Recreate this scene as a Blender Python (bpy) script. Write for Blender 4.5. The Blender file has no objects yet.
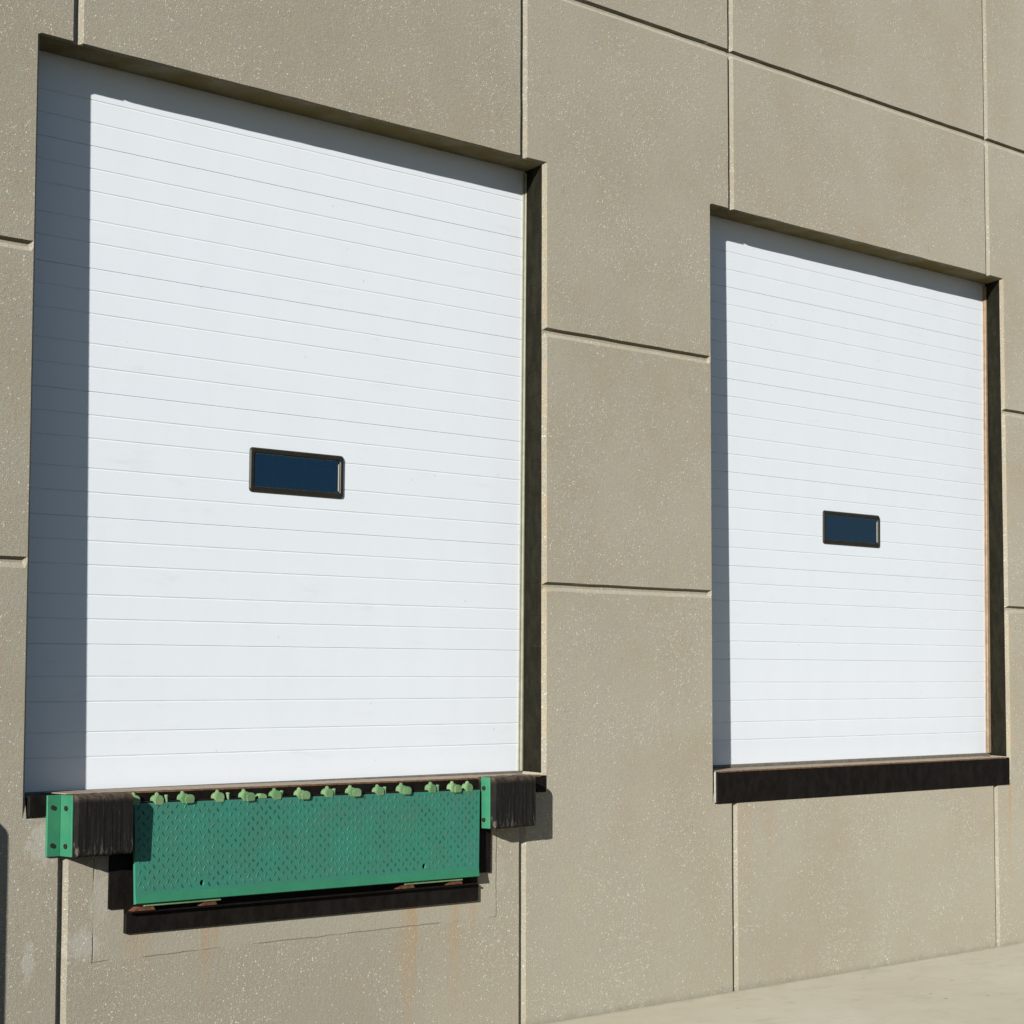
import bpy, bmesh, math, random
from mathutils import Vector, Matrix
random.seed(7)
sc = bpy.context.scene
C = sc.collection

# ------------------------------------------------------------------ numbers
EYE = 1.648
DOORY = 0.207                       # how far the doors stand back from the wall face
KX, KZ = 2.08, 0.745                 # shadow run per metre of depth (right, down)

# ------------------------------------------------------------------ node helper
class NT:
    def __init__(s, name):
        s.m = bpy.data.materials.new(name); s.m.use_nodes = True
        s.t = s.m.node_tree; s.t.nodes.clear()
        s.out = s.t.nodes.new('ShaderNodeOutputMaterial')
        s.b = s.t.nodes.new('ShaderNodeBsdfPrincipled')
        s.t.links.new(s.b.outputs[0], s.out.inputs[0])
        tc = s.t.nodes.new('ShaderNodeTexCoord'); s.obj = tc.outputs['Object']
        g = s.t.nodes.new('ShaderNodeNewGeometry'); s.pos = g.outputs['Position']
    def link(s, a, b): s.t.links.new(a, b)
    def put(s, sock, v):
        if hasattr(v, 'node'): s.link(v, sock)
        else:
            if isinstance(v, (tuple, list)) and len(v) == 3 and sock.type == 'RGBA': v = (*v, 1)
            sock.default_value = v
    def math(s, op, a, b=0.0, c=None, clamp=False):
        n = s.t.nodes.new('ShaderNodeMath'); n.operation = op; n.use_clamp = clamp
        s.put(n.inputs[0], a); s.put(n.inputs[1], b)
        if c is not None: s.put(n.inputs[2], c)
        return n.outputs[0]
    def scale(s, v, sc3):
        n = s.t.nodes.new('ShaderNodeVectorMath'); n.operation = 'MULTIPLY'
        s.put(n.inputs[0], v); n.inputs[1].default_value = sc3
        return n.outputs[0]
    def noise(s, v, scale, detail=3, rough=.5, col=False):
        n = s.t.nodes.new('ShaderNodeTexNoise'); s.put(n.inputs['Vector'], v)
        n.inputs['Scale'].default_value = scale; n.inputs['Detail'].default_value = detail
        n.inputs['Roughness'].default_value = rough
        return n.outputs['Color' if col else 'Fac']
    def vor(s, v, scale, feature='F1', rnd=1.0):
        n = s.t.nodes.new('ShaderNodeTexVoronoi'); s.put(n.inputs['Vector'], v)
        n.feature = feature; n.inputs['Scale'].default_value = scale
        n.inputs['Randomness'].default_value = rnd
        return n
    def ramp(s, v, a, b, lo=0.0, hi=1.0):
        n = s.t.nodes.new('ShaderNodeMapRange'); n.clamp = True; n.interpolation_type = 'SMOOTHSTEP'
        s.put(n.inputs['Value'], v); n.inputs['From Min'].default_value = a; n.inputs['From Max'].default_value = b
        n.inputs['To Min'].default_value = lo; n.inputs['To Max'].default_value = hi
        return n.outputs[0]
    def mix(s, f, a, b, mode='MIX'):
        n = s.t.nodes.new('ShaderNodeMix'); n.data_type = 'RGBA'; n.blend_type = mode
        s.put(n.inputs[0], f); s.put(n.inputs[6], a); s.put(n.inputs[7], b)
        return n.outputs[2]
    def xyz(s, v):
        n = s.t.nodes.new('ShaderNodeSeparateXYZ'); s.put(n.inputs[0], v); return n.outputs
    def bump(s, h, dist, strength=1.0):
        n = s.t.nodes.new('ShaderNodeBump'); n.inputs['Distance'].default_value = dist
        n.inputs['Strength'].default_value = strength; s.put(n.inputs['Height'], h)
        s.link(n.outputs[0], s.b.inputs['Normal'])
    def done(s, col, rough=.8, metal=0.0, spec=.5):
        s.put(s.b.inputs['Base Color'], col); s.put(s.b.inputs['Roughness'], rough)
        s.b.inputs['Metallic'].default_value = metal
        s.b.inputs['Specular IOR Level'].default_value = spec
        return s.m

# ------------------------------------------------------------------ materials
def m_concrete():
    k = NT('exposed_aggregate_concrete'); P = k.pos
    x, y, z = k.xyz(P)
    big = k.noise(P, 1.1, 4, .6)
    mid = k.noise(P, 5.0, 4, .6)
    strk = k.noise(k.scale(P, (7, 7, .7)), 1.0, 3, .55)
    col = k.mix(k.ramp(big, .35, .65), (.333, .288, .209), (.366, .334, .256))
    col = k.mix(k.ramp(mid, .4, .7, 0, .55), col, (.350, .318, .258))
    col = k.mix(k.ramp(strk, .5, .75, 0, .45), col, (.36, .315, .235))
    hue = k.noise(P, 40, 3, .6, col=True)
    col = k.mix(.16, col, hue, 'OVERLAY')
    # slightly greyer, darker foot of the wall (has its own streaky outline)
    low = k.math('MULTIPLY', k.ramp(k.math('ADD', z, k.math('MULTIPLY', strk, .5)), 1.3, .35), .35)
    col = k.mix(low, col, (.285, .262, .2))
    # fine sand grain
    fine = k.noise(P, 210, 2, .6)
    col = k.mix(k.ramp(fine, .35, .65, 0, .62), col, (.198, .176, .130))
    # pale pebbles, clumped
    clump = k.ramp(k.noise(P, 2.3, 3, .6), .38, .62, .10, 1.0)
    def spots(scale, r, dens):
        v = k.vor(P, scale)
        rnd = k.xyz(v.outputs['Color'])
        size = k.math('MULTIPLY', rnd[1], r)
        dot = k.ramp(k.math('SUBTRACT', size, v.outputs['Distance']), 0, .10)
        on = k.math('LESS_THAN', rnd[0], k.math('MULTIPLY', clump, dens))
        return k.math('MULTIPLY', dot, on), rnd[2]
    hue_f = k.noise(P, 33, 3, .6)
    s1, c1 = spots(125, .60, .40)
    s2, c2 = spots(230, .66, .6)
    sp = k.math('MAXIMUM', s1, k.math('MULTIPLY', s2, .7))
    # smooth mortar patch round the leveler pit
    def box(a, b, c, d, e=.004):
        f = k.math('MULTIPLY', k.ramp(x, a - e, a + e), k.ramp(x, b + e, b - e))
        f = k.math('MULTIPLY', f, k.math('MULTIPLY', k.ramp(z, c - e, c + e), k.ramp(z, d + e, d - e)))
        return k.math('MULTIPLY', f, k.math('LESS_THAN', y, .015))
    wob = k.math('MULTIPLY', k.math('SUBTRACT', k.noise(P, 9, 3), .5), .012)
    xx, zz = x, z
    x = k.math('ADD', x, wob); z = k.math('ADD', z, wob)
    patch = box(4.895, 7.148, .527, 1.3)
    patch2 = box(4.899, 7.144, .531, 1.3, .003)
    crack = k.math('MULTIPLY', k.math('SUBTRACT', patch, patch2), 1.0, clamp=True)
    gap = k.ramp(k.noise(P, 3.1, 3), .38, .5)
    crack = k.math('MULTIPLY', crack, gap)
    x, z = xx, zz
    col = k.mix(k.math('MULTIPLY', patch, .35), col, (.33, .305, .235))
    sp = k.math('MULTIPLY', sp, k.math('SUBTRACT', 1, k.math('MULTIPLY', patch, .55)))
    tint = k.mix(c1, (.62, .61, .53), (.57, .52, .41))
    col = k.mix(k.math('MULTIPLY', sp, k.ramp(hue_f, .35, .65, .35, .85)), col, tint)
    dk = k.vor(P, 45); dr = k.xyz(dk.outputs['Color'])
    dark = k.math('MULTIPLY', k.ramp(k.math('SUBTRACT', .22, dk.outputs['Distance']), 0, .1), k.math('LESS_THAN', dr[0], .05))
    col = k.mix(k.math('MULTIPLY', dark, .5), col, (.16, .14, .10))
    # chalky blotches
    for (cx, cz, rx, rz, am) in ((4.672, 1.00, .10, .085, .55), (4.605, .555, .035, .09, .5), (4.845, .60, .10, .07, .45), (4.93, .76, .06, .1, .25),
                                 (7.17, .72, .05, .09, .2)):
        d = k.math('ADD', k.math('POWER', k.math('DIVIDE', k.math('SUBTRACT', x, cx), rx), 2),
                   k.math('POWER', k.math('DIVIDE', k.math('SUBTRACT', z, cz), rz), 2))
        d = k.math('ADD', d, k.math('MULTIPLY', k.math('SUBTRACT', k.noise(P, 28, 4, .7), .5), 4.2))
        col = k.mix(k.math('MULTIPLY', k.ramp(d, 1.1, .2), am * .5), col, (.52, .52, .48))
    # grey smudges where hands, tyres and water have marked the panels
    smg = k.noise(P, 11, 4, .6)
    col = k.mix(k.math('MULTIPLY', k.ramp(smg, .60, .72), .22), col, (.20, .185, .15))
    # rust runs
    rn = k.noise(k.scale(P, (30, 30, 2.5)), 1, 3, .6)
    rn2 = k.ramp(rn, .35, .65, .25, 1)
    for (cx, w, zt, zb, am) in ((5.085, .035, .70, .40, .55), (5.15, .03, .63, .25, .4), (5.45, .03, .63, .20, .5), (5.50, .015, .63, .45, .5),
                                (6.58, .05, .62, -.1, .55), (6.62, .02, .62, .1, .5), (6.87, .035, .62, .0, .5), (6.99, .03, .62, .3, .35),
                                (7.02, .03, .74, .60, .5), (11.70, .022, .99, .55, .8), (11.69, .015, .8, -.1, .4), (9.02, .06, .97, .3, .22), (9.25, .05, .97, .4, .2)):
        h = k.ramp(k.math('ABSOLUTE', k.math('SUBTRACT', x, cx)), w * 1.6, 0)
        v = k.math('MULTIPLY', k.ramp(z, zb, zt), k.ramp(z, zt + .012, zt))
        f = k.math('MULTIPLY', k.math('MULTIPLY', h, v), k.math('MULTIPLY', rn2, am * .85))
        col = k.mix(f, col, (.36, .20, .07))
    # warm staining along the right-hand jambs, faint drips below the lintels
    for (cx, w) in ((7.485, .05), (11.73, .05)):
        h = k.ramp(k.math('ABSOLUTE', k.math('SUBTRACT', x, cx)), w, 0)
        f = k.math('MULTIPLY', h, k.math('MULTIPLY', k.ramp(k.noise(k.scale(P, (4, 4, 3)), 1.7, 4, .7), .42, .62), .35))
        f = k.math('MULTIPLY', f, k.math('MULTIPLY', k.ramp(z, 4.16, 4.12), k.ramp(z, 1.0, 1.15)))
        col = k.mix(f, col, (.40, .30, .17))
    # darker olive-brown tone on the soffits (faces that look down)
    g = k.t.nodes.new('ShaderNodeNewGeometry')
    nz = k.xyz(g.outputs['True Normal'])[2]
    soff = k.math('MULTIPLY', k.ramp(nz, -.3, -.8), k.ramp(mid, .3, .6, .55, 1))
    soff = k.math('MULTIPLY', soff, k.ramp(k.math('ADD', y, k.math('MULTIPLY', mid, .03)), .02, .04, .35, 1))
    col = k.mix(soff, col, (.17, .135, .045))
    col = k.mix(k.math('MULTIPLY', crack, .6), col, (.13, .115, .08))
    foot = k.math('MULTIPLY', k.ramp(k.math('ADD', z, k.math('MULTIPLY', k.noise(P, 13, 4, .7), .09)), .085, .035), .5)
    col = k.mix(foot, col, (.17, .16, .12))
    h = k.math('ADD', k.math('MULTIPLY', fine, .5), k.math('MULTIPLY', sp, .8))
    h = k.math('ADD', h, k.math('MULTIPLY', k.noise(P, 60, 3, .6), .9))
    h = k.math('SUBTRACT', h, k.math('MULTIPLY', crack, 1.5))
    k.bump(h, .0022, .9)
    k.b.inputs['Diffuse Roughness'].default_value = .5
    return k.done(col, .92, spec=.25)

def m_door():
    k = NT('white_embossed_steel'); P = k.pos
    n = k.noise(k.scale(P, (1, 1, .35)), 6, 4, .6)
    x, y, z = k.xyz(P)
    col = k.mix(k.ramp(n, .35, .7, 0, .6), (.77, .795, .815), (.75, .775, .795))
    dirt = k.ramp(k.noise(k.scale(P, (1.2, 1, 5)), 2.2, 5, .65), .60, .80, 0, .35)
    col = k.mix(dirt, col, (.66, .64, .57))
    col = k.mix(k.ramp(k.vor(P, 5.5).outputs['Distance'], .045, .02, 0, .35), col, (.55, .45, .33))
    k.bump(k.math('ADD', k.noise(P, 240, 2, .5), k.math('MULTIPLY', k.noise(P, 4, 2), .6)), .0006, .55)
    return k.done(col, .48, spec=.4)

def m_seam():  # slightly darker grey for the door grooves
    k = NT('door_groove_grey'); n = k.noise(k.pos, 7, 4, .6)
    return k.done(k.mix(k.ramp(n, .3, .7), (.62, .64, .63), (.72, .74, .74)), .8, spec=.2)

def m_paint(name, base, alt, rust=.5, rough=.5, thr=.66):
    k = NT(name); P = k.pos
    n = k.noise(P, 9, 5, .65)
    col = k.mix(k.ramp(n, .35, .65), base, alt)
    wear = k.noise(P, 55, 5, .75)
    col = k.mix(k.math('MULTIPLY', k.ramp(wear, .55, .75), .22), col, tuple(c * .55 for c in base))
    rs = k.noise(P, 34, 6, .8)
    area = k.ramp(k.noise(P, 6, 3), .42, .66, 0, .07)
    r = k.ramp(k.math('ADD', rs, area), thr, thr + .05)
    col = k.mix(k.math('MULTIPLY', r, rust), col, (.17, .07, .03))
    k.bump(k.math('ADD', n, wear), .0008, .5)
    return k.done(col, k.ramp(wear, .3, .7, rough, rough + .2), spec=.4)

def m_lip():
    k = NT('green_tread_plate_paint'); P = k.pos; O = k.obj
    n = k.noise(P, 7, 5, .6)
    col = k.mix(k.ramp(n, .35, .65), (.036, .200, .132), (.046, .180, .120))
    col = k.mix(k.ramp(k.noise(P, 3, 4, .6), .45, .7, 0, .35), col, (.035, .195, .15))
    wear = k.noise(P, 60, 4, .75)
    col = k.mix(k.ramp(wear, .56, .72, 0, .35), col, (.02, .11, .08))
    x, y, z = k.xyz(O)
    # chips where trucks have scraped it
    rs = k.noise(P, 48, 6, .82)
    zone = k.math('MULTIPLY', k.ramp(k.math('ABSOLUTE', k.math('SUBTRACT', x, .95)), .22, 0), k.ramp(z, -.36, -.42))
    r = k.ramp(k.math('ADD', rs, k.math('MULTIPLY', zone, .14)), .655, .70)
    col = k.mix(k.math('MULTIPLY', r, .85), col, (.14, .065, .035))
    k.bump(k.math('ADD', n, wear), .0008, .5)
    return k.done(col, .5, spec=.4)

def m_black(name='black_painted_steel', c=(.007, .0055, .0045), rust=.25, rough=.62):
    k = NT(name); P = k.pos
    n = k.noise(k.scale(P, (1, 1, .5)), 18, 5, .7)
    col = k.mix(k.ramp(n, .35, .7), c, tuple(q * 1.7 + .002 for q in c))
    r = k.ramp(k.noise(P, 26, 6, .8), .60, .70)
    col = k.mix(k.math('MULTIPLY', r, rust), col, (.10, .045, .02))
    k.bump(n, .001, .5)
    return k.done(col, rough, spec=.08)

def m_rubber():
    k = NT('laminated_rubber'); P = k.pos; O = k.obj
    st = k.noise(k.scale(O, (95, 6, 5)), 1, 4, .7)
    col = k.mix(k.ramp(st, .3, .7), (.0045, .004, .0035), (.014, .0115, .009))
    x, y, z = k.xyz(O)
    fr = k.noise(k.scale(O, (120, 20, 16)), 1, 3, .7)
    lo = k.math('MULTIPLY', k.ramp(fr, .54, .72), k.ramp(z, -.03, -.11, .12, .75))
    col = k.mix(lo, col, (.15, .13, .10))
    top = k.math('MULTIPLY', k.ramp(z, .085, .118), k.ramp(k.noise(P, 40, 4, .7), .35, .6, .2, .8))
    col = k.mix(top, col, (.11, .08, .055))
    k.bump(k.math('ADD', st, k.noise(P, 120, 3, .7)), .002, .8)
    return k.done(col, .85, spec=.2)

def m_plain(name, c, rough=.7, nscale=20, var=.25, spec=.3, metal=0):
    k = NT(name); n = k.noise(k.pos, nscale, 4, .65)
    col = k.mix(k.ramp(n, .3, .7), c, tuple(q * (1 - var) for q in c))
    k.bump(n, .0006, .4)
    return k.done(col, rough, metal, spec)

def m_glass():
    k = NT('dark_window_glass')
    n = k.noise(k.pos, 90, 4, .8)
    k.bump(n, .0003, .3)
    col = k.mix(k.ramp(n, .35, .7), (.002, .016, .042), (.004, .024, .050))  # navy base puts the reflected sky into the pane's own colour
    return k.done(col, .06, spec=.35)

def m_ground():
    k = NT('pale_concrete_apron'); P = k.pos
    n = k.noise(P, .8, 5, .6); f = k.noise(P, 160, 3, .6); m_ = k.noise(P, 6, 4, .6)
    col = k.mix(k.ramp(n, .35, .65), (.61, .545, .40), (.67, .615, .475))
    col = k.mix(k.ramp(m_, .45, .75, 0, .5), col, (.56, .485, .35))
    col = k.mix(k.ramp(f, .38, .62, 0, .3), col, (.48, .42, .32))
    st = k.ramp(k.noise(k.scale(P, (1, 2.2, 1)), 3.1, 5, .65), .54, .68, 0, .35)
    col = k.mix(st, col, (.42, .37, .27))
    gx, gy, gz = k.xyz(P)
    edge = k.ramp(k.math('SUBTRACT', gy, k.math('MULTIPLY', k.noise(P, 9, 4, .7), .10)), -.10, -.035, 0, .45)
    col = k.mix(edge, col, (.30, .27, .20))
    v = k.vor(P, 12); r = k.xyz(v.outputs['Color'])
    d = k.math('MULTIPLY', k.ramp(k.math('SUBTRACT', k.math('MULTIPLY', r[1], .20), v.outputs['Distance']), 0, .05), k.math('LESS_THAN', r[0], .22))
    col = k.mix(k.math('MULTIPLY', d, .6), col, (.16, .12, .08))
    k.bump(k.math('ADD', f, m_), .002, .6)
    return k.done(col, .9, spec=.25)

M = dict(
    concrete=m_concrete(), door=m_door(), seam=m_seam(), lip=m_lip(), rubber=m_rubber(), glass=m_glass(), dark_yard=m_plain('unseen_dark_yard', (.045, .043, .04), .92, 140, .4, .2), ground=m_ground(),
    green=m_paint('green_painted_angle', (.024, .165, .088), (.036, .185, .092), .55, .5, .70),
    tread=m_paint('scuffed_green_tread', (.008, .060, .040), (.030, .165, .105), .7, .42, .60),
    band=m_paint('green_lip_tip', (.032, .205, .105), (.030, .18, .095), .7, .5, .66),
    mint=m_paint('pale_green_hinge_paint', (.19, .29, .13), (.10, .21, .09), .35, .6, .70),
    black=m_black(), jamb=m_black('dark_jamb_steel', (.010, .0092, .0050), .5, .85),
    rust=m_plain('rusted_steel', (.16, .062, .030), .85, 45, .6),
    sillrust=m_plain('rusty_edge', (.23, .115, .055), .8, 60, .6),
    silltop=m_plain('weathered_threshold', (.40, .32, .23), .8, 30, .35),
    seal=m_plain('brown_vinyl_seal', (.20, .17, .13), .7, 30, .3),
    olive=m_plain('olive_jamb_seal', (.30, .295, .215), .7, 25, .2),
    tan=m_plain('tan_jamb_seal', (.36, .255, .165), .7, 25, .3),
    frame=m_plain('dark_bronze_frame', (.022, .019, .011), .45, 60, .3, .4),
    caulk=m_plain('pale_caulk', (.36, .34, .27), .9, 40, .2),
    zinc=m_plain('dirty_zinc', (.20, .19, .16), .6, 60, .4),
    cavity=m_plain('dim_cavity', (.012, .011, .010), .95, 10, .3, .1),
    yellow=m_plain('yellow_bollard_paint', (.62, .42, .04), .5, 12, .2),
)

# ------------------------------------------------------------------ object helpers
def tag(o, label=None, cat=None, group=None, kind=None):
    if label: o['label'] = label
    if cat: o['category'] = cat
    if group: o['group'] = group
    if kind: o['kind'] = kind
    return o
def thing(name, label, cat, loc=(0, 0, 0), rot=(0, 0, 0), group=None):
    o = bpy.data.objects.new(name, None); C.objects.link(o)
    o.empty_display_size = .1
    o.location = loc; o.rotation_euler = rot
    return tag(o, label, cat, group)
def obj(name, bm, mats, parent=None, loc=(0, 0, 0), smooth=False):
    me = bpy.data.meshes.new(name); bm.normal_update(); bm.to_mesh(me); bm.free()
    for m in (mats if isinstance(mats, (list, tuple)) else [mats]): me.materials.append(m)
    if smooth:
        for p in me.polygons: p.use_smooth = True
    o = bpy.data.objects.new(name, me); C.objects.link(o); o.location = loc
    if parent: o.parent = parent
    return o
def dup(o, parent=None):
    c = o.copy(); C.objects.link(c)
    if parent: c.parent = parent
    for ch in o.children: dup(ch, c)
    return c
def add_box(bm, a, b, bevel=0.0, seg=1, mat=0):
    (x0, y0, z0), (x1, y1, z1) = a, b
    r = bmesh.ops.create_cube(bm, size=1)
    vs = r['verts']
    for v in vs:
        v.co = Vector(((x0 + x1) / 2 + v.co.x * (x1 - x0), (y0 + y1) / 2 + v.co.y * (y1 - y0), (z0 + z1) / 2 + v.co.z * (z1 - z0)))
    fs = {f for v in vs for f in v.link_faces}
    for f in fs: f.material_index = mat
    if bevel:
        es = list({e for v in vs for e in v.link_edges})
        bmesh.ops.bevel(bm, geom=es, offset=bevel, segments=seg, affect='EDGES', profile=.5, clamp_overlap=True)
def box(a, b, bevel=0.0, seg=1):
    bm = bmesh.new(); add_box(bm, a, b, bevel, seg); return bm
def add_prism(bm, poly, axis, a, b, mat=0):
    """poly: 2D outline, extruded along axis ('x': poly=(y,z), 'y': poly=(x,z), 'z': poly=(x,y))"""
    def P(u, v, t): return {'x': (t, u, v), 'y': (u, t, v), 'z': (u, v, t)}[axis]
    A = [bm.verts.new(P(u, v, a)) for u, v in poly]; B = [bm.verts.new(P(u, v, b)) for u, v in poly]
    fs = [bm.faces.new(A), bm.faces.new(list(reversed(B)))]
    n = len(poly)
    for i in range(n): fs.append(bm.faces.new((A[(i + 1) % n], A[i], B[i], B[(i + 1) % n])))
    for f in fs: f.material_index = mat
    bmesh.ops.recalc_face_normals(bm, faces=fs)
    return fs
def add_cyl(bm, c, r, h, axis='y', n=16, mat=0, r2=None):
    rot = {'x': Matrix.Rotation(math.pi / 2, 4, 'Y'), 'y': Matrix.Rotation(math.pi / 2, 4, 'X'), 'z': Matrix.Identity(4)}[axis]
    r_ = bmesh.ops.create_cone(bm, cap_ends=True, segments=n, radius1=r, radius2=r if r2 is None else r2, depth=h, matrix=Matrix.Translation(c) @ rot)
    for f in {f for v in r_['verts'] for f in v.link_faces}: f.material_index = mat

# ------------------------------------------------------------------ the wall
wall = thing('concrete_wall', 'tall warehouse wall of speckled tan precast concrete panels with two door openings', 'wall')
XL, XR, ZT = -4.0, 20.0, 9.0
joints = [4.753, 7.321, 8.942, 11.537]
off_joints = [-1.2, 15.8]
hj = [2.091, 3.333, 5.031, 6.7]
OPEN = [(4.583, 7.470, 1.100, 4.154), (8.776, 11.702, .982, 4.161)]
def vprof(j): return [(j - .025, 0), (j - .005, .020), (j, .021), (j + .005, .020), (j + .025, 0)]
def hprof(j): return [(j - .034, 0), (j - .014, .018), (j - .002, .018), (j + .010, 0)]
xd, zd = {}, {}
for j in joints + off_joints:
    for a, d in vprof(j): xd[round(a, 4)] = d
for j in hj:
    for a, d in hprof(j): zd[round(a, 4)] = d
CH = .018
for (a, b, c, d) in OPEN:
    for v in (a, a - CH, a - CH - .012, b, b + CH): xd.setdefault(round(v, 4), 0)
    for v in (c, d, d + .012): zd.setdefault(round(v, 4), 0)
def fill(keys, lo, hi, step):
    ks = sorted(set(list(keys) + [lo, hi])); out = []
    for a, b in zip(ks, ks[1:]):
        n = max(1, int((b - a) / step)); out += [a + (b - a) * i / n for i in range(n)]
    return [round(v, 4) for v in out + [hi]]
xs = fill([k for k in xd if XL < k < XR], XL, XR, .10)
zs = fill([k for k in zd if 0 < k < ZT], 0.0, ZT, .10)
def in_open(x, z, e=1e-4):
    for o in OPEN:
        if o[0] - e <= x <= o[1] + e and o[2] - e <= z <= o[3] + e: return o
    return None
rnd = random.Random(3)
co = {}
for i, x in enumerate(xs):
    for j_, z in enumerate(zs):
        dx = xd.get(x, 0.0); dz = zd.get(z, 0.0)
        # the horizontal reveals stop just short of the opening edges and are absent between joints A and B over/below door one
        d = max(dx, dz)
        jx = jz = 0.0
        if d > 0 or x in xd or z in zd:
            jx = rnd.uniform(-.0011, .0011) if x in xd else 0
            jz = rnd.uniform(-.0013, .0013) if z in zd else 0
        for (a, b, c, e_) in OPEN:
            onx = abs(x - a) < 1e-4 or abs(x - b) < 1e-4
            if dz and c < z < e_ and abs(x - a + CH) < 1e-4: d = 0
            if onx and c - 1e-4 <= z <= e_ + 1e-4:
                d = max(d if dz else 0, CH); jx *= .6
                if abs(z - c) < 1e-4: d = 0.0
            if abs(z - e_) < 1e-4 and a - 1e-4 <= x <= b + 1e-4: d = max(d, .012)
            if abs(z - c) < 1e-4 and a - 1e-4 <= x <= b + 1e-4: d = dx
        if any(abs(x - o_[0] + CH) < 1e-4 for o_ in OPEN) and z > 1.2: jx = 0
        if z in zd and 1.5 < z < 4: jz -= (.012 if z > 3 else 0) if x < 4.72 else (.008 if x > 11.6 else 0)
        if i in (0, len(xs) - 1): jx = 0
        co[i, j_] = (x + jx, d, z + jz)
bounds = [XL] + sorted(joints + off_joints) + [XR]
for a, b in zip(bounds, bounds[1:]):
    bm = bmesh.new(); V = {}
    i0, i1 = xs.index(round(a, 4)), xs.index(round(b, 4))
    def vert(i, j_):
        if (i, j_) not in V: V[i, j_] = bm.verts.new(co[i, j_])
        return V[i, j_]
    for i in range(i0, i1):
        for j_ in range(len(zs) - 1):
            if in_open((xs[i] + xs[i + 1]) / 2, (zs[j_] + zs[j_ + 1]) / 2): continue
            bm.faces.new((vert(i, j_), vert(i + 1, j_), vert(i + 1, j_ + 1), vert(i, j_ + 1)))
    # reveals: walls of the openings running back to the doors
    BK = .24; FL = {7.470: .072, 11.702: .118}
    for (oa, ob, oc, od) in OPEN:
        for j_ in range(len(zs) - 1):
            zm = (zs[j_] + zs[j_ + 1]) / 2
            if not oc < zm < od: continue
            for ox, sx, fl in ((oa, -1, .0), (ob, 1, FL[ob])):
                i = xs.index(round(ox, 4))
                if not (i0 <= i <= i1) or (i, j_) not in V or (i, j_ + 1) not in V: continue
                p, q = vert(i, j_), vert(i, j_ + 1)
                p2 = bm.verts.new((ox + sx * fl, BK, zs[j_])); q2 = bm.verts.new((ox + sx * fl, BK, zs[j_ + 1]))
                bm.faces.new((p, q, q2, p2) if sx < 0 else (q, p, p2, q2))
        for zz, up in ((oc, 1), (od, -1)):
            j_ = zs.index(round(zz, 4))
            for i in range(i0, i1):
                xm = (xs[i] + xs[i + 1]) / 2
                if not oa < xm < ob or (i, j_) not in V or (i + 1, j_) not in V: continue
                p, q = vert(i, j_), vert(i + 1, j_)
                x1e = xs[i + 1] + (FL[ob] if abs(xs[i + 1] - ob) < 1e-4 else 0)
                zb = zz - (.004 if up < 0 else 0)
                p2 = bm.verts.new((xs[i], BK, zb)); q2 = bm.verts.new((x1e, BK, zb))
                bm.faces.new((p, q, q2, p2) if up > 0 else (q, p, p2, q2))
    bmesh.ops.recalc_face_normals(bm, faces=[])
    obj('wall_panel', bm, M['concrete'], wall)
# top, ends and back of the building shell, behind the panels
bm = bmesh.new()
add_box(bm, (XL, .24, 4.3), (XR, .32, ZT - .003)); add_box(bm, (XL, .24, 0), (4.50, .32, 4.3)); add_box(bm, (7.60, .24, 0), (8.70, .32, 4.3)); add_box(bm, (11.85, .24, 0), (XR, .32, 4.3))
add_box(bm, (4.50, .24, 0), (7.60, .32, 1.05)); add_box(bm, (8.70, .24, 0), (11.85, .32, .93))
add_box(bm, (XL, .32, 0), (XL + .2, 12, ZT - .003)); add_box(bm, (XR - .2, .32, 0), (XR, 12, ZT - .003)); add_box(bm, (XL + .2, 11.8, 0), (XR - .2, 12, ZT - .003))
add_box(bm, (XL - .02, -.02, ZT), (XR + .02, 12.02, ZT + .15))
obj('wall_core', bm, M['concrete'], wall)

# ------------------------------------------------------------------ ground
bm = bmesh.new()
v = [bm.verts.new(p) for p in ((-200, -250, -.02), (220, -250, -.02), (220, 60, -.02), (-200, 60, -.02))]
bm.faces.new(v)
tag(obj('ground', bm, M['dark_yard']), kind='structure')  # unseen dark yard, added to cut light bounced onto the doors
bm = box((6.6, -1.9, -.15), (24, .25, 0))  # left end and outer edge cut short out of view to lessen bounce
tag(obj('apron', bm, M['ground']), kind='structure')

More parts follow.
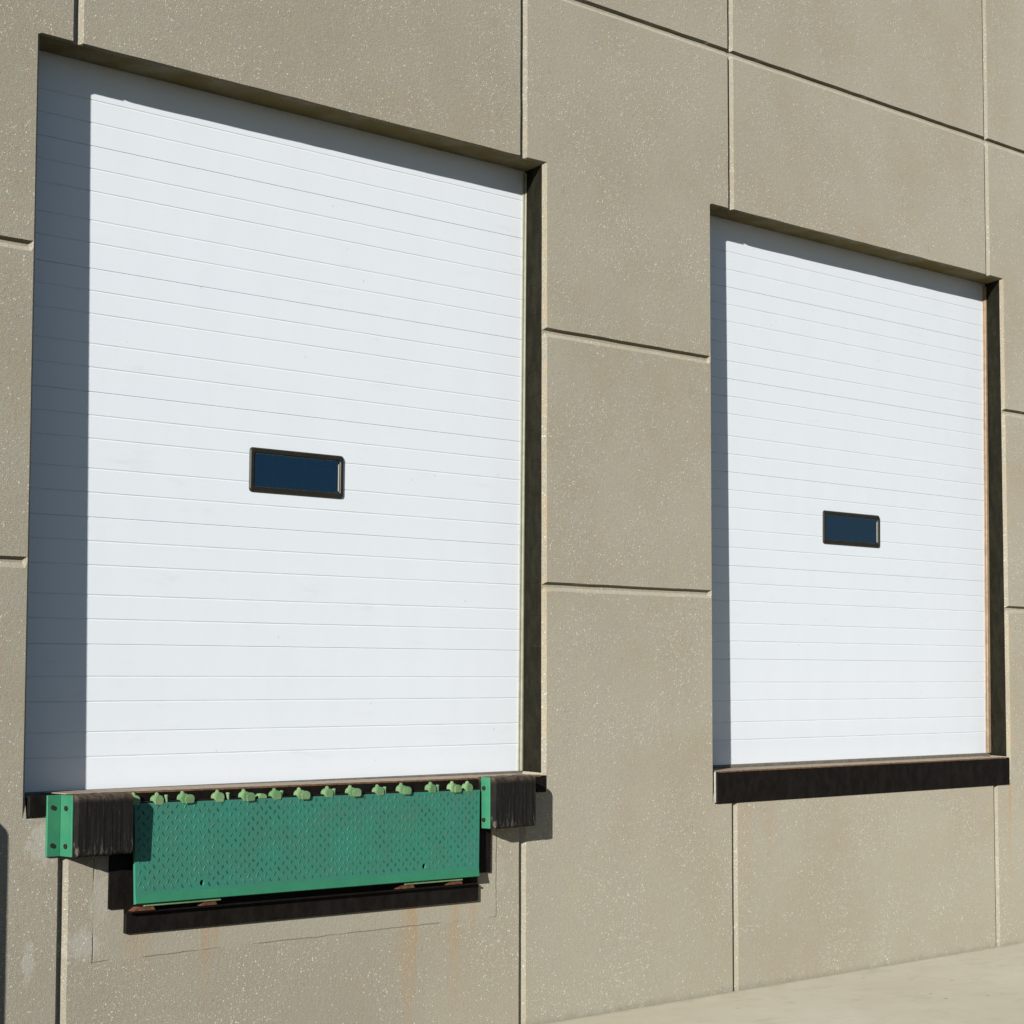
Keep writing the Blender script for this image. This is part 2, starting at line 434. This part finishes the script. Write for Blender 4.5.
# ------------------------------------------------------------------ doors
S1 = [4.192, 3.999, 3.905, 3.81, 3.715, 3.622, 3.502, 3.409, 3.304, 3.212, 3.118, 2.995, 2.898, 2.798, 2.702, 2.607, 2.485, 2.387, 2.287, 2.19, 2.092, 1.971, 1.873, 1.772, 1.641, 1.54, 1.418, 1.318, 1.188]
S2 = [4.192, 3.98, 3.882, 3.785, 3.687, 3.593, 3.476, 3.374, 3.277, 3.18, 3.083, 2.962, 2.863, 2.764, 2.665, 2.569, 2.449, 2.351, 2.252, 2.156, 2.059, 1.937, 1.839, 1.742, 1.615, 1.516, 1.399, 1.302, 1.172]
JT = {3, 8, 13, 18, 23}            # indices that are joints between two sections
def make_door(name, label, X0, X1, S, win, xseal, sealmat, zbase):
    t = thing(name, label, 'door', ((X0 + X1) / 2, DOORY - (.012 if X0 > 8 else 0), zbase), (.0091, 0, 0), group='white sectional dock doors')
    cx = (X0 + X1) / 2
    js = [0] + sorted(JT) + [len(S) - 1]
    W = (X1 - X0) / 2
    for a, b in zip(js, js[1:]):
        zt, zb = S[a], S[b]
        prof = [(.0, zt - .0015)] if a else [(.0, zt)]
        mats = []
        # outline of the front face from top to bottom: (y, z, material of the strip that ends here)
        pts = [(0.0025, zt - (.0003 if a else 0), 0), (0, zt - (.0030 if a else 0), 0)]
        for q in range(a + 1, b):
            z = S[q]
            pts += [(0, z + .0038, 0), (.0014, z + .0008, 1), (.0014, z - .0008, 1), (0, z - .0040, 0)]
        last = b == len(S) - 1
        pts += [(0, zb + (0 if last else .0022), 0), (.0025, zb + (0 if last else .0003), 0)]
        bm = bmesh.new()
        zr = [(y, z - zbase) for y, z, m_ in pts]
        L = [bm.verts.new((-W, y, z)) for y, z in zr]; R = [bm.verts.new((W, y, z)) for y, z in zr]
        for i in range(len(pts) - 1):
            f = bm.faces.new((L[i + 1], R[i + 1], R[i], L[i])); f.material_index = pts[i + 1][2]
        th = .045
        lt, rt = bm.verts.new((-W, th, zr[0][1])), bm.verts.new((W, th, zr[0][1]))
        lb, rb = bm.verts.new((-W, th, zr[-1][1])), bm.verts.new((W, th, zr[-1][1]))
        bm.faces.new((L[0], R[0], rt, lt)); bm.faces.new((lb, rb, R[-1], L[-1])); bm.faces.new((lt, rt, rb, lb))
        bm.faces.new(L + [lb, lt]); bm.faces.new(list(reversed(R)) + [rt, rb])
        obj('door_section', bm, [M['door'], M['seam']], t)
    # dark strip that backs the section joints
    bm = box((-W, .012, S[-1] - zbase + .01), (W, .030, S[0] - zbase - .01))
    for f in bm.faces: pass
    # view window: moulded frame with rounded corners, recessed pane
    wx0, wx1, wz0, wz1 = win
    fx, fz = (wx0 + wx1) / 2 * (1.0018 if X0 < 8 else 1.0002) - cx, (wz0 + wz1) / 2 - zbase
    hw, hh = (wx1 - wx0) / 2, (wz1 - wz0) / 2
    def rr(hw, hh, r, y):
        out = []
        for (sx, sz, a0) in ((1, 1, 0), (-1, 1, 90), (-1, -1, 180), (1, -1, 270)):
            for k_ in range(5):
                an = math.radians(a0 + 22.5 * k_)
                out.append((fx + sx * (hw - r) + r * math.cos(an), y, fz + sz * (hh - r) + r * math.sin(an)))
        return out
    rings = [rr(hw, hh, .016, .0), rr(hw, hh, .016, -.003), rr(hw - .005, hh - .005, .013, -.008), rr(hw - .020, hh - .020, .010, -.008),
             rr(hw - .024, hh - .024, .008, -.003), rr(hw - .025, hh - .025, .008, .004)]
    bm = bmesh.new(); RV = [[bm.verts.new(p) for p in r] for r in rings]
    for a, b in zip(RV, RV[1:]):
        for i in range(len(a)):
            bm.faces.new((a[i], b[i], b[(i + 1) % len(a)], a[(i + 1) % len(a)]))
    bmesh.ops.recalc_face_normals(bm, faces=bm.faces)
    fr = obj('window_frame', bm, M['frame'], t)
    bm = bmesh.new()
    add_box(bm, (fx - hw + .026, -.0035, fz - hh + .026), (fx + hw - .026, -.0012, fz + hh - .026))
    obj('pane', bm, M['glass'], fr)
    # pale strip standing in for sunlight on the recess's far inner face
    bm = box((fx + hw - .034, -.0075, fz - hh + .032), (fx + hw - .027, -.0037, fz + hh - .040), .0015)
    obj('lit_frame_end', bm, M['caulk'], fr)
    # weather seals round the door edge
    bm = box((xseal - cx, -.008, zbase - zbase), (xseal + .012 - cx, -.001, 4.14 - zbase), .002)
    add_box(bm, (xseal + .012 - cx, -.016, 0), (xseal + .075 - cx, -.001, 4.14 - zbase), .003)
    obj('jamb_seal', bm, sealmat, t)
    bm = box((-W + .002, -.006, -.022), (W - .002, .03, S[-1] - zbase - .001), .003)
    obj('bottom_seal', bm, M['seal'], t)
    # dark steel channel lining the right-hand reveal
    return t
zb1, zb2 = 1.186, 1.170
d1 = make_door('overhead_door', 'large white ribbed door above the green dock leveler, small dark window near its middle',
               4.53, 7.56, S1, (5.792, 6.334, 2.443, 2.638), 7.499, M['olive'], zb1)
d2 = make_door('overhead_door', 'white ribbed door above the long plain black sill, with no dock leveler beneath it',
               8.72, 11.84, S2, (10.006, 10.577, 2.411, 2.604), 11.742, M['tan'], zb2)
for ob, zlo, zhi, fl in ((7.470, 1.186, 4.149, .072), (11.702, 1.156, 4.156, .118)):
    cx = cy = cz = 0
    def rx(y): return ob + fl * (y - .018) / .222
    bm = bmesh.new()
    poly = [(rx(.0195) - .003, .0195), (rx(.202) - .003, .202), (rx(.202) + .002, .202), (rx(.0195) + .002, .0195)]
    add_prism(bm, poly, 'z', zlo - cz, zhi - cz)
    # stepped ribs and anchor straps on the channel
    rj = random.Random(5)
    z = zlo + .12
    while z < zhi - .1:
        u = .3
        a = (rx(.05) - .003, .05); b = (rx(.14) - .003, .14)
        add_prism(bm, [(a[0] - .0015, a[1]), (b[0] - .0015, b[1]), (b[0] + .002, b[1]), (a[0] + .002, a[1])], 'z', z - cz, z + .012 - cz)
        z += rj.uniform(.12, .17)
    obj('jamb_channel', bm, M['jamb'], wall)

# ------------------------------------------------------------------ sills
def make_sill(label, x0, x1, zt, zb, caulk, skip=0.0):
    t = thing('dock_sill', label, 'sill', ((x0 + x1) / 2, 0, zb), group='black steel door sills')
    W = (x1 - x0) / 2; H = zt - zb
    bm = bmesh.new(); add_box(bm, (-W, -.005, 0), (W, .012, H - .004), .0015)
    obj('sill_face', bm, M['black'], t)
    bm = bmesh.new(); add_box(bm, (-W + .004 + skip, -.003, H - .0035), (W - .035, .168, H), .001)
    obj('sill_top', bm, M['silltop'], t)
    bm = bmesh.new(); add_box(bm, (-W + .006 + skip, -.0066, H - .009), (W - .04, -.0052, H - .004))
    obj('rusty_edge', bm, M['sillrust'], t)
    if caulk:
        bm = bmesh.new(); add_box(bm, (-W - .013, -.001, .006), (-W - .0045, .010, H - .004), .002)
        obj('caulk_strip', bm, M['caulk'], t)
    return t
s1 = make_sill('black steel sill behind the green leveler hinges and rubber bumpers', 4.592, 7.480, 1.184, 1.100, False, .16)
s2 = make_sill('long exposed black steel sill under the right-hand white door', 8.792, 11.694, 1.154, .982, True)
s1.rotation_euler = (0, .0045, 0)

# ------------------------------------------------------------------ dock leveler
TILT = .0085
lv = thing('dock_leveler', 'green diamond-plate dock leveler lip hanging between two black rubber bumpers', 'dock leveler', (6.02, 0, 1.135), (0, TILT, 0))
OX, OZ = 6.02, 1.135
def L(x, y, z): return (x - OX, y, z - OZ)
# black back plate and lower angle
bm = bmesh.new()
poly = [(4.966, 1.075), (4.966, .722), (5.0425, .722), (5.0425, .700), (7.015, .700), (7.015, .748), (7.100, .748), (7.100, 1.075)]
add_prism(bm, [(x - OX, z - OZ) for x, z in poly], 'y', -.010, .004)
obj('back_plate', bm, M['black'], lv)
bm = bmesh.new()
add_box(bm, L(5.0435, -.016, .622), L(7.016, .002, .700), .002)
add_box(bm, L(5.0485, -.040, .7005), L(6.985, .002, .707), .002)
obj('lower_angle', bm, M['black'], lv)
# lip
W2, T = .972, .013
LW0, LW1 = 5.052, 6.990
ZTOP, ZCH, ZBOT = 1.132, .776, .737
def lipmap(u, v, n=0.0):
    """u 0..1 across, v in metres below the top, n outward height -> local point"""
    H = ZTOP - ZBOT
    x0 = LW0 + .006 * v / H; x1 = LW1 - .016 * v / H
    x = x0 + (x1 - x0) * u
    yf = -.044 - .014 * v / H
    return L(x, yf - n, ZTOP - v)
bm = bmesh.new()
LEN = LW1 - LW0; HV = ZTOP - ZCH; HT = ZTOP - ZBOT
holes = [((5.384 - LW0) / LEN, ZTOP - .803), ((6.640 - LW0) / LEN, ZTOP - .803)]
hs = .015; hu = hs / LEN
us = sorted([0, 1] + [h[0] - hu for h in holes] + [h[0] + hu for h in holes])
hv = holes[0][1]; vs_ = [0, hv - hs, hv + hs, HV]
G = {}
def gv(i, j):
    if (i, j) not in G: G[i, j] = bm.verts.new(lipmap(us[i], vs_[j]))
    return G[i, j]
for i in range(len(us) - 1):
    for j in range(3):
        a, b, c, d = gv(i, j + 1), gv(i + 1, j + 1), gv(i + 1, j), gv(i, j)
        if j == 1 and i in (1, 3):
            hc = holes[0 if i == 1 else 1]
            def arc(k_, n):
                an = math.radians(45 * k_)
                return bm.verts.new(lipmap(hc[0] + .0120 * math.cos(an) / LEN, hc[1] - .0130 * math.sin(an), -n))
            A = [arc(k_, 0) for k_ in range(8)]; B = [arc(k_, T) for k_ in range(8)]
            for k_ in range(8): bm.faces.new((A[k_], A[(k_ + 1) % 8], B[(k_ + 1) % 8], B[k_]))
            # ring between the square and the hole; corners at 45, 135, 225, 315 degrees
            cs = {1: c, 3: d, 5: a, 7: b}
            for k_ in (1, 3, 5, 7):
                n2 = (k_ + 2) % 8
                bm.faces.new((cs[k_], cs[n2], A[n2], A[(k_ + 1) % 8], A[k_]))
        else: bm.faces.new((a, b, c, d))
# tip bevel, sides and back
ti0, ti1 = bm.verts.new(lipmap(0.0, HT - .004, .005)), bm.verts.new(lipmap(1.0, HT - .004, .005))
row = [gv(i, 3) for i in range(len(us))]
bm.faces.new([ti0, ti1] + list(reversed(row))).material_index = 2
bt0, bt1 = bm.verts.new(lipmap(0, HT, -.006)), bm.verts.new(lipmap(1, HT, -.006))
bk0, bk1 = bm.verts.new(lipmap(0, HT, -T)), bm.verts.new(lipmap(1, HT, -T))
tk0, tk1 = bm.verts.new(lipmap(0, 0, -T)), bm.verts.new(lipmap(1, 0, -T))
bm.faces.new((bt0, bt1, ti1, ti0)); bm.faces.new((bk0, bk1, bt1, bt0))
bm.faces.new([tk0] + [gv(i, 0) for i in range(len(us))] + [tk1])
bm.faces.new([gv(0, 0), tk0, bk0, bt0, ti0, gv(0, 3), gv(0, 2), gv(0, 1)])
e = len(us) - 1
bm.faces.new([tk1, gv(e, 0), gv(e, 1), gv(e, 2), gv(e, 3), ti1, bt1, bk1])
bmesh.ops.recalc_face_normals(bm, faces=bm.faces)
# raised tread lozenges, alternating direction
px_, pz_ = .0462, .0425
def loz(cu, cv, ang, ln=.0135, wd=.0044, ht=.0026):
    ca, sa = math.cos(ang), math.sin(ang)
    def P(a, b, n): return bm.verts.new(lipmap(cu + (a * ca - b * sa) / LEN, cv - (a * sa + b * ca), n))
    base = [P(-ln, 0, -.0002), P(-ln * .45, -wd, -.0002), P(ln * .45, -wd, -.0002), P(ln, 0, -.0002), P(ln * .45, wd, -.0002), P(-ln * .45, wd, -.0002)]
    r0, r1 = P(-ln * .55, 0, ht), P(ln * .55, 0, ht)
    for f in ((base[0], base[1], r0), (base[1], base[2], r1, r0), (base[2], base[3], r1), (base[3], base[4], r1), (base[4], base[5], r0, r1), (base[5], base[0], r0)):
        bm.faces.new(f).material_index = 1
rl = random.Random(11)
v = .016; r = 0
while v < HV - .006:
    for s_ in (0, 1):
        vv = v + s_ * pz_ / 2
        if vv > HV - .008: continue
        u = .020 + s_ * px_ / 2
        while u < LEN - .012:
            uu = u / LEN
            if not any(abs(uu - h[0]) < .02 / LEN and abs(vv - h[1]) < .02 for h in holes):
                loz(uu + rl.uniform(-.0004, .0004), vv + rl.uniform(-.0006, .0006), math.radians(55 if s_ == 0 else -55), ln=rl.uniform(.0115, .0135))
            u += px_
    v += pz_
obj('lip_plate', bm, [M['lip'], M['tread'], M['band']], lv)
# hinge lugs along the lip top: rounded ear with a little upright nib
def lug_mesh(kind):
    bm = bmesh.new()
    if kind == 'flat':
        pts = [(-.024, -.006), (-.018, .010), (-.004, .016), (.012, .014), (.023, .004), (.020, -.010), (-.018, -.014)]
        add_prism(bm, pts, 'y', -.020, .012)
    elif kind == 'pin':
        add_cyl(bm, (0, .004, .008), .0060, .036, 'z', 10)
        add_cyl(bm, (0, .004, .026), .0085, .008, 'z', 10)
    else:
        w = .025 if kind == 'single' else .022
        pts = []
        for k_ in range(9):
            an = math.radians(200 - 27.5 * k_)
            pts.append((w * math.cos(an), .030 * math.sin(an) + .006))
        pts = [(-w * .8, -.018)] + pts + [(w * .8, -.018)]
        add_prism(bm, pts, 'y', -.021, .013)
        add_prism(bm, [(-.012, .020), (-.010, .050), (-.001, .052), (.005, .030), (.006, .018)], 'y', -.014, .004)
        if kind == 'double':
            pts = [(.016 + .026 * math.cos(math.radians(200 - 27.5 * k_)), .027 * math.sin(math.radians(200 - 27.5 * k_)) + .003) for k_ in range(9)]
            pts = [(-.005, -.018)] + pts + [(.036, -.018)]
            add_prism(bm, pts, 'y', -.030, -.0215)
    for v_ in bm.verts:
        if kind != 'pin' and v_.co.z > 0: v_.co.z *= .66
    bmesh.ops.bevel(bm, geom=[e_ for e_ in bm.edges if e_.is_manifold and e_.calc_face_angle(0) > .6], offset=.0035, segments=2, affect='EDGES', clamp_overlap=True)
    return bm
protos = {}
rk = random.Random(2)
for x, kind in ((5.040, 'single'), (5.155, 'single'), (5.285, 'double'), (5.462, 'single'), (5.600, 'double'), (5.690, 'flat'), (5.766, 'single'), (5.900, 'double'),
                (6.055, 'single'), (6.192, 'double'), (6.352, 'single'), (6.492, 'double'), (6.672, 'single'), (6.808, 'double'), (6.905, 'single')):
    if kind not in protos:
        protos[kind] = obj('hinge_lug', lug_mesh(kind), M['mint'], lv, smooth=False); o = protos[kind]
    else:
        o = protos[kind].copy(); C.objects.link(o)
    o.location = L(x + .016, -.026, 1.140 + rk.uniform(-.002, .002)); o.rotation_euler = (0, rk.uniform(-.12, .12), rk.uniform(-.1, .1))
o = None
for x in (5.212, 5.525, 5.812, 6.104, 6.402, 6.726):
    if o is None: o = obj('hinge_pin', lug_mesh('pin'), M['mint'], lv)
    else: o = o.copy(); C.objects.link(o)
    o.location = L(x, -.040, 1.132)
# hinge rod and the narrow deck edge behind the lugs
bm = bmesh.new(); add_cyl(bm, L(6.012, -.030, 1.128), .012, 1.93, 'x', 14)
obj('hinge_rod', bm, M['black'], lv)
bm = bmesh.new(); add_box(bm, L(5.05, -.030, 1.076), L(6.99, .002, 1.120), .002)
obj('deck_edge', bm, M['black'], lv)
# keeper bars and rusty lugs at the lip tip
bar = lug = None
for x0, x1 in ((5.105, 5.490), (6.520, 6.880)):
    bm = bmesh.new(); add_box(bm, L(x0, -.050, .7255), L(x1, -.034, .7345), .002)
    obj('keeper_bar', bm, M['mint'], lv)
for x0, x1, zt in ((5.055, 5.165, .7245), (5.385, 5.475, .7245), (6.480, 6.585, .7245), (6.785, 6.885, .7245)):
    bm = bmesh.new()
    add_prism(bm, [(x0 - OX, .7095 - OZ), (x1 - OX, .7095 - OZ), (x1 - .01 - OX, zt - OZ), (x0 + .028 - OX, zt - OZ), (x0 + .012 - OX, .716 - OZ)], 'y', -.044, -.011)
    obj('mounting_lug', bm, M['rust'], lv)

# ------------------------------------------------------------------ bumpers
def make_bumper(label, x, z, width, flange=True):
    t = thing('dock_bumper', label, 'bumper', (x, 0, z), group='laminated rubber dock bumpers')
    H = .118
    bm = bmesh.new(); rb = random.Random(int(x * 10))
    n = 13; w = width / n; cx = 0.0
    for i in range(n):
        d = .118 + rb.uniform(-.0015, .0015); zt = H + rb.uniform(-.002, .0015); zb = -H + rb.uniform(-.002, .002)
        r = .022
        prof = [(-.002, zb), (-.002, zt)]
        for k_ in range(5):
            an = math.radians(90 - 22.5 * k_); prof.append((-(d - r) - r * math.cos(an), zt - r + r * math.sin(an)))
        for k_ in range(5):
            an = math.radians(-22.5 * k_); prof.append((-(d - r * .7) - r * .7 * math.cos(an), zb + r * .7 + r * .7 * math.sin(an)))
        g = rb.uniform(.0003, .0013)
        add_prism(bm, prof, 'x', cx + g, cx + w - g * .4)
        cx += w
    add_cyl(bm, (width / 2, -.06, .06), .009, width - .02, 'x', 10)
    obj('rubber_pad', bm, M['rubber'], t)
    # steel angle at its left end
    bm = bmesh.new()
    add_box(bm, (-.0095, -.088, -.118), (-.0015, .0 if flange else -.030, .117), .0018)
    if flange: add_box(bm, (-.070, -.0125, -.118), (-.0098, -.0005, .117), .0018)
    else: add_box(bm, (-.0013, -.030, -.10), (.06, -.022, .10), .0018)
    an = obj('angle_bracket', bm, M['green'], t)
    for zz in (.070, -.075):
        bm = bmesh.new(); add_cyl(bm, (-.0125, -.052, zz - .003), .0105, .006, 'x', 6)
        obj('bolt', bm, M['frame'], an)
        if flange:
            bm = bmesh.new(); add_cyl(bm, (-.047, -.0155, zz), .0095, .006, 'y', 6)
            obj('bolt', bm, M['frame'], an)
    return t
b1 = make_bumper('black laminated rubber bumper in green angle bracket, left of the leveler lip', 4.738, 1.069, .255)
b2 = make_bumper('black laminated rubber bumper at the right end of the leveler lip', 7.020, 1.064, .268, False)
# the right-hand bracket's flange is tucked behind the lip: shorter
# (same make, nothing else differs)

# ------------------------------------------------------------------ assumed bollard left of view, added to cast the shadow at the view's left edge
bt = thing('bollard', 'unseen round-topped yellow bollard left of the left bumper, assumed from a shadow on the wall', 'bollard', (3.907, -.20, 0))
bm = bmesh.new()
prof = [(0.0, 1.30)] + [(.08 * math.sin(math.radians(a)), 1.24 + .06 * math.cos(math.radians(a))) for a in (18, 36, 54, 72)] + [(.08, 1.24), (.08, .03)]
rings = []
for r_, z in prof[1:]:
    rings.append([bm.verts.new((r_ * math.cos(2 * math.pi * k_ / 24), r_ * math.sin(2 * math.pi * k_ / 24), z)) for k_ in range(24)])
tp = bm.verts.new((0, 0, 1.30))
for k_ in range(24): bm.faces.new((tp, rings[0][k_], rings[0][(k_ + 1) % 24]))
for a, b in zip(rings, rings[1:]):
    for k_ in range(24): bm.faces.new((a[k_], b[k_], b[(k_ + 1) % 24], a[(k_ + 1) % 24]))
obj('post', bm, M['yellow'], bt, smooth=True)
bm = bmesh.new(); add_cyl(bm, (0, 0, .014), .11, .03, 'z', 24)
obj('footing', bm, M['caulk'], bt)

# ------------------------------------------------------------------ light
sun_dir = Vector((-KX, -1, KZ)).normalized()
el = math.asin(sun_dir.z); az = math.atan2(sun_dir.x, sun_dir.y)
ld = bpy.data.lights.new('sun', 'SUN'); ld.energy = 5.0; ld.angle = math.radians(.5); ld.color = (1.0, .99, .965)
lo = bpy.data.objects.new('sun', ld); C.objects.link(lo); lo.location = (-10, -6, 8)
lo.rotation_euler = sun_dir.to_track_quat('Z', 'Y').to_euler()
w = bpy.data.worlds.new('World'); sc.world = w; w.use_nodes = True
nt = w.node_tree; bg = nt.nodes['Background']
sky = nt.nodes.new('ShaderNodeTexSky'); sky.sky_type = 'NISHITA'; sky.sun_disc = False
sky.sun_elevation = el; sky.air_density = 1.0; sky.dust_density = .3; sky.ozone_density = 3.0
sky.sun_rotation = az % (2 * math.pi)
nt.links.new(sky.outputs[0], bg.inputs[0]); bg.inputs[1].default_value = .05

# ------------------------------------------------------------------ camera
yaw, pitch, roll = .802571487, .0770932095, .00230353
f = Vector((math.sin(yaw) * math.cos(pitch), math.cos(yaw) * math.cos(pitch), math.sin(pitch)))
r0 = Vector((math.cos(yaw), -math.sin(yaw), 0)); u0 = r0.cross(f)
rr_ = math.cos(roll) * r0 + math.sin(roll) * u0; uu_ = -math.sin(roll) * r0 + math.cos(roll) * u0
cd = bpy.data.cameras.new('camera'); cam = bpy.data.objects.new('camera', cd); C.objects.link(cam)
mw = Matrix((rr_, uu_, -f)).transposed().to_4x4(); mw.translation = Vector((0, -7, EYE)); cam.matrix_world = mw
cd.sensor_width = 36; cd.lens = 2121.87 / 1024 * 36; cd.clip_end = 1000; cd.clip_start = .05
sc.camera = cam
sc.view_settings.view_transform = 'Standard'; sc.view_settings.look = 'None'
sc.view_settings.exposure = .46; sc.view_settings.gamma = 1
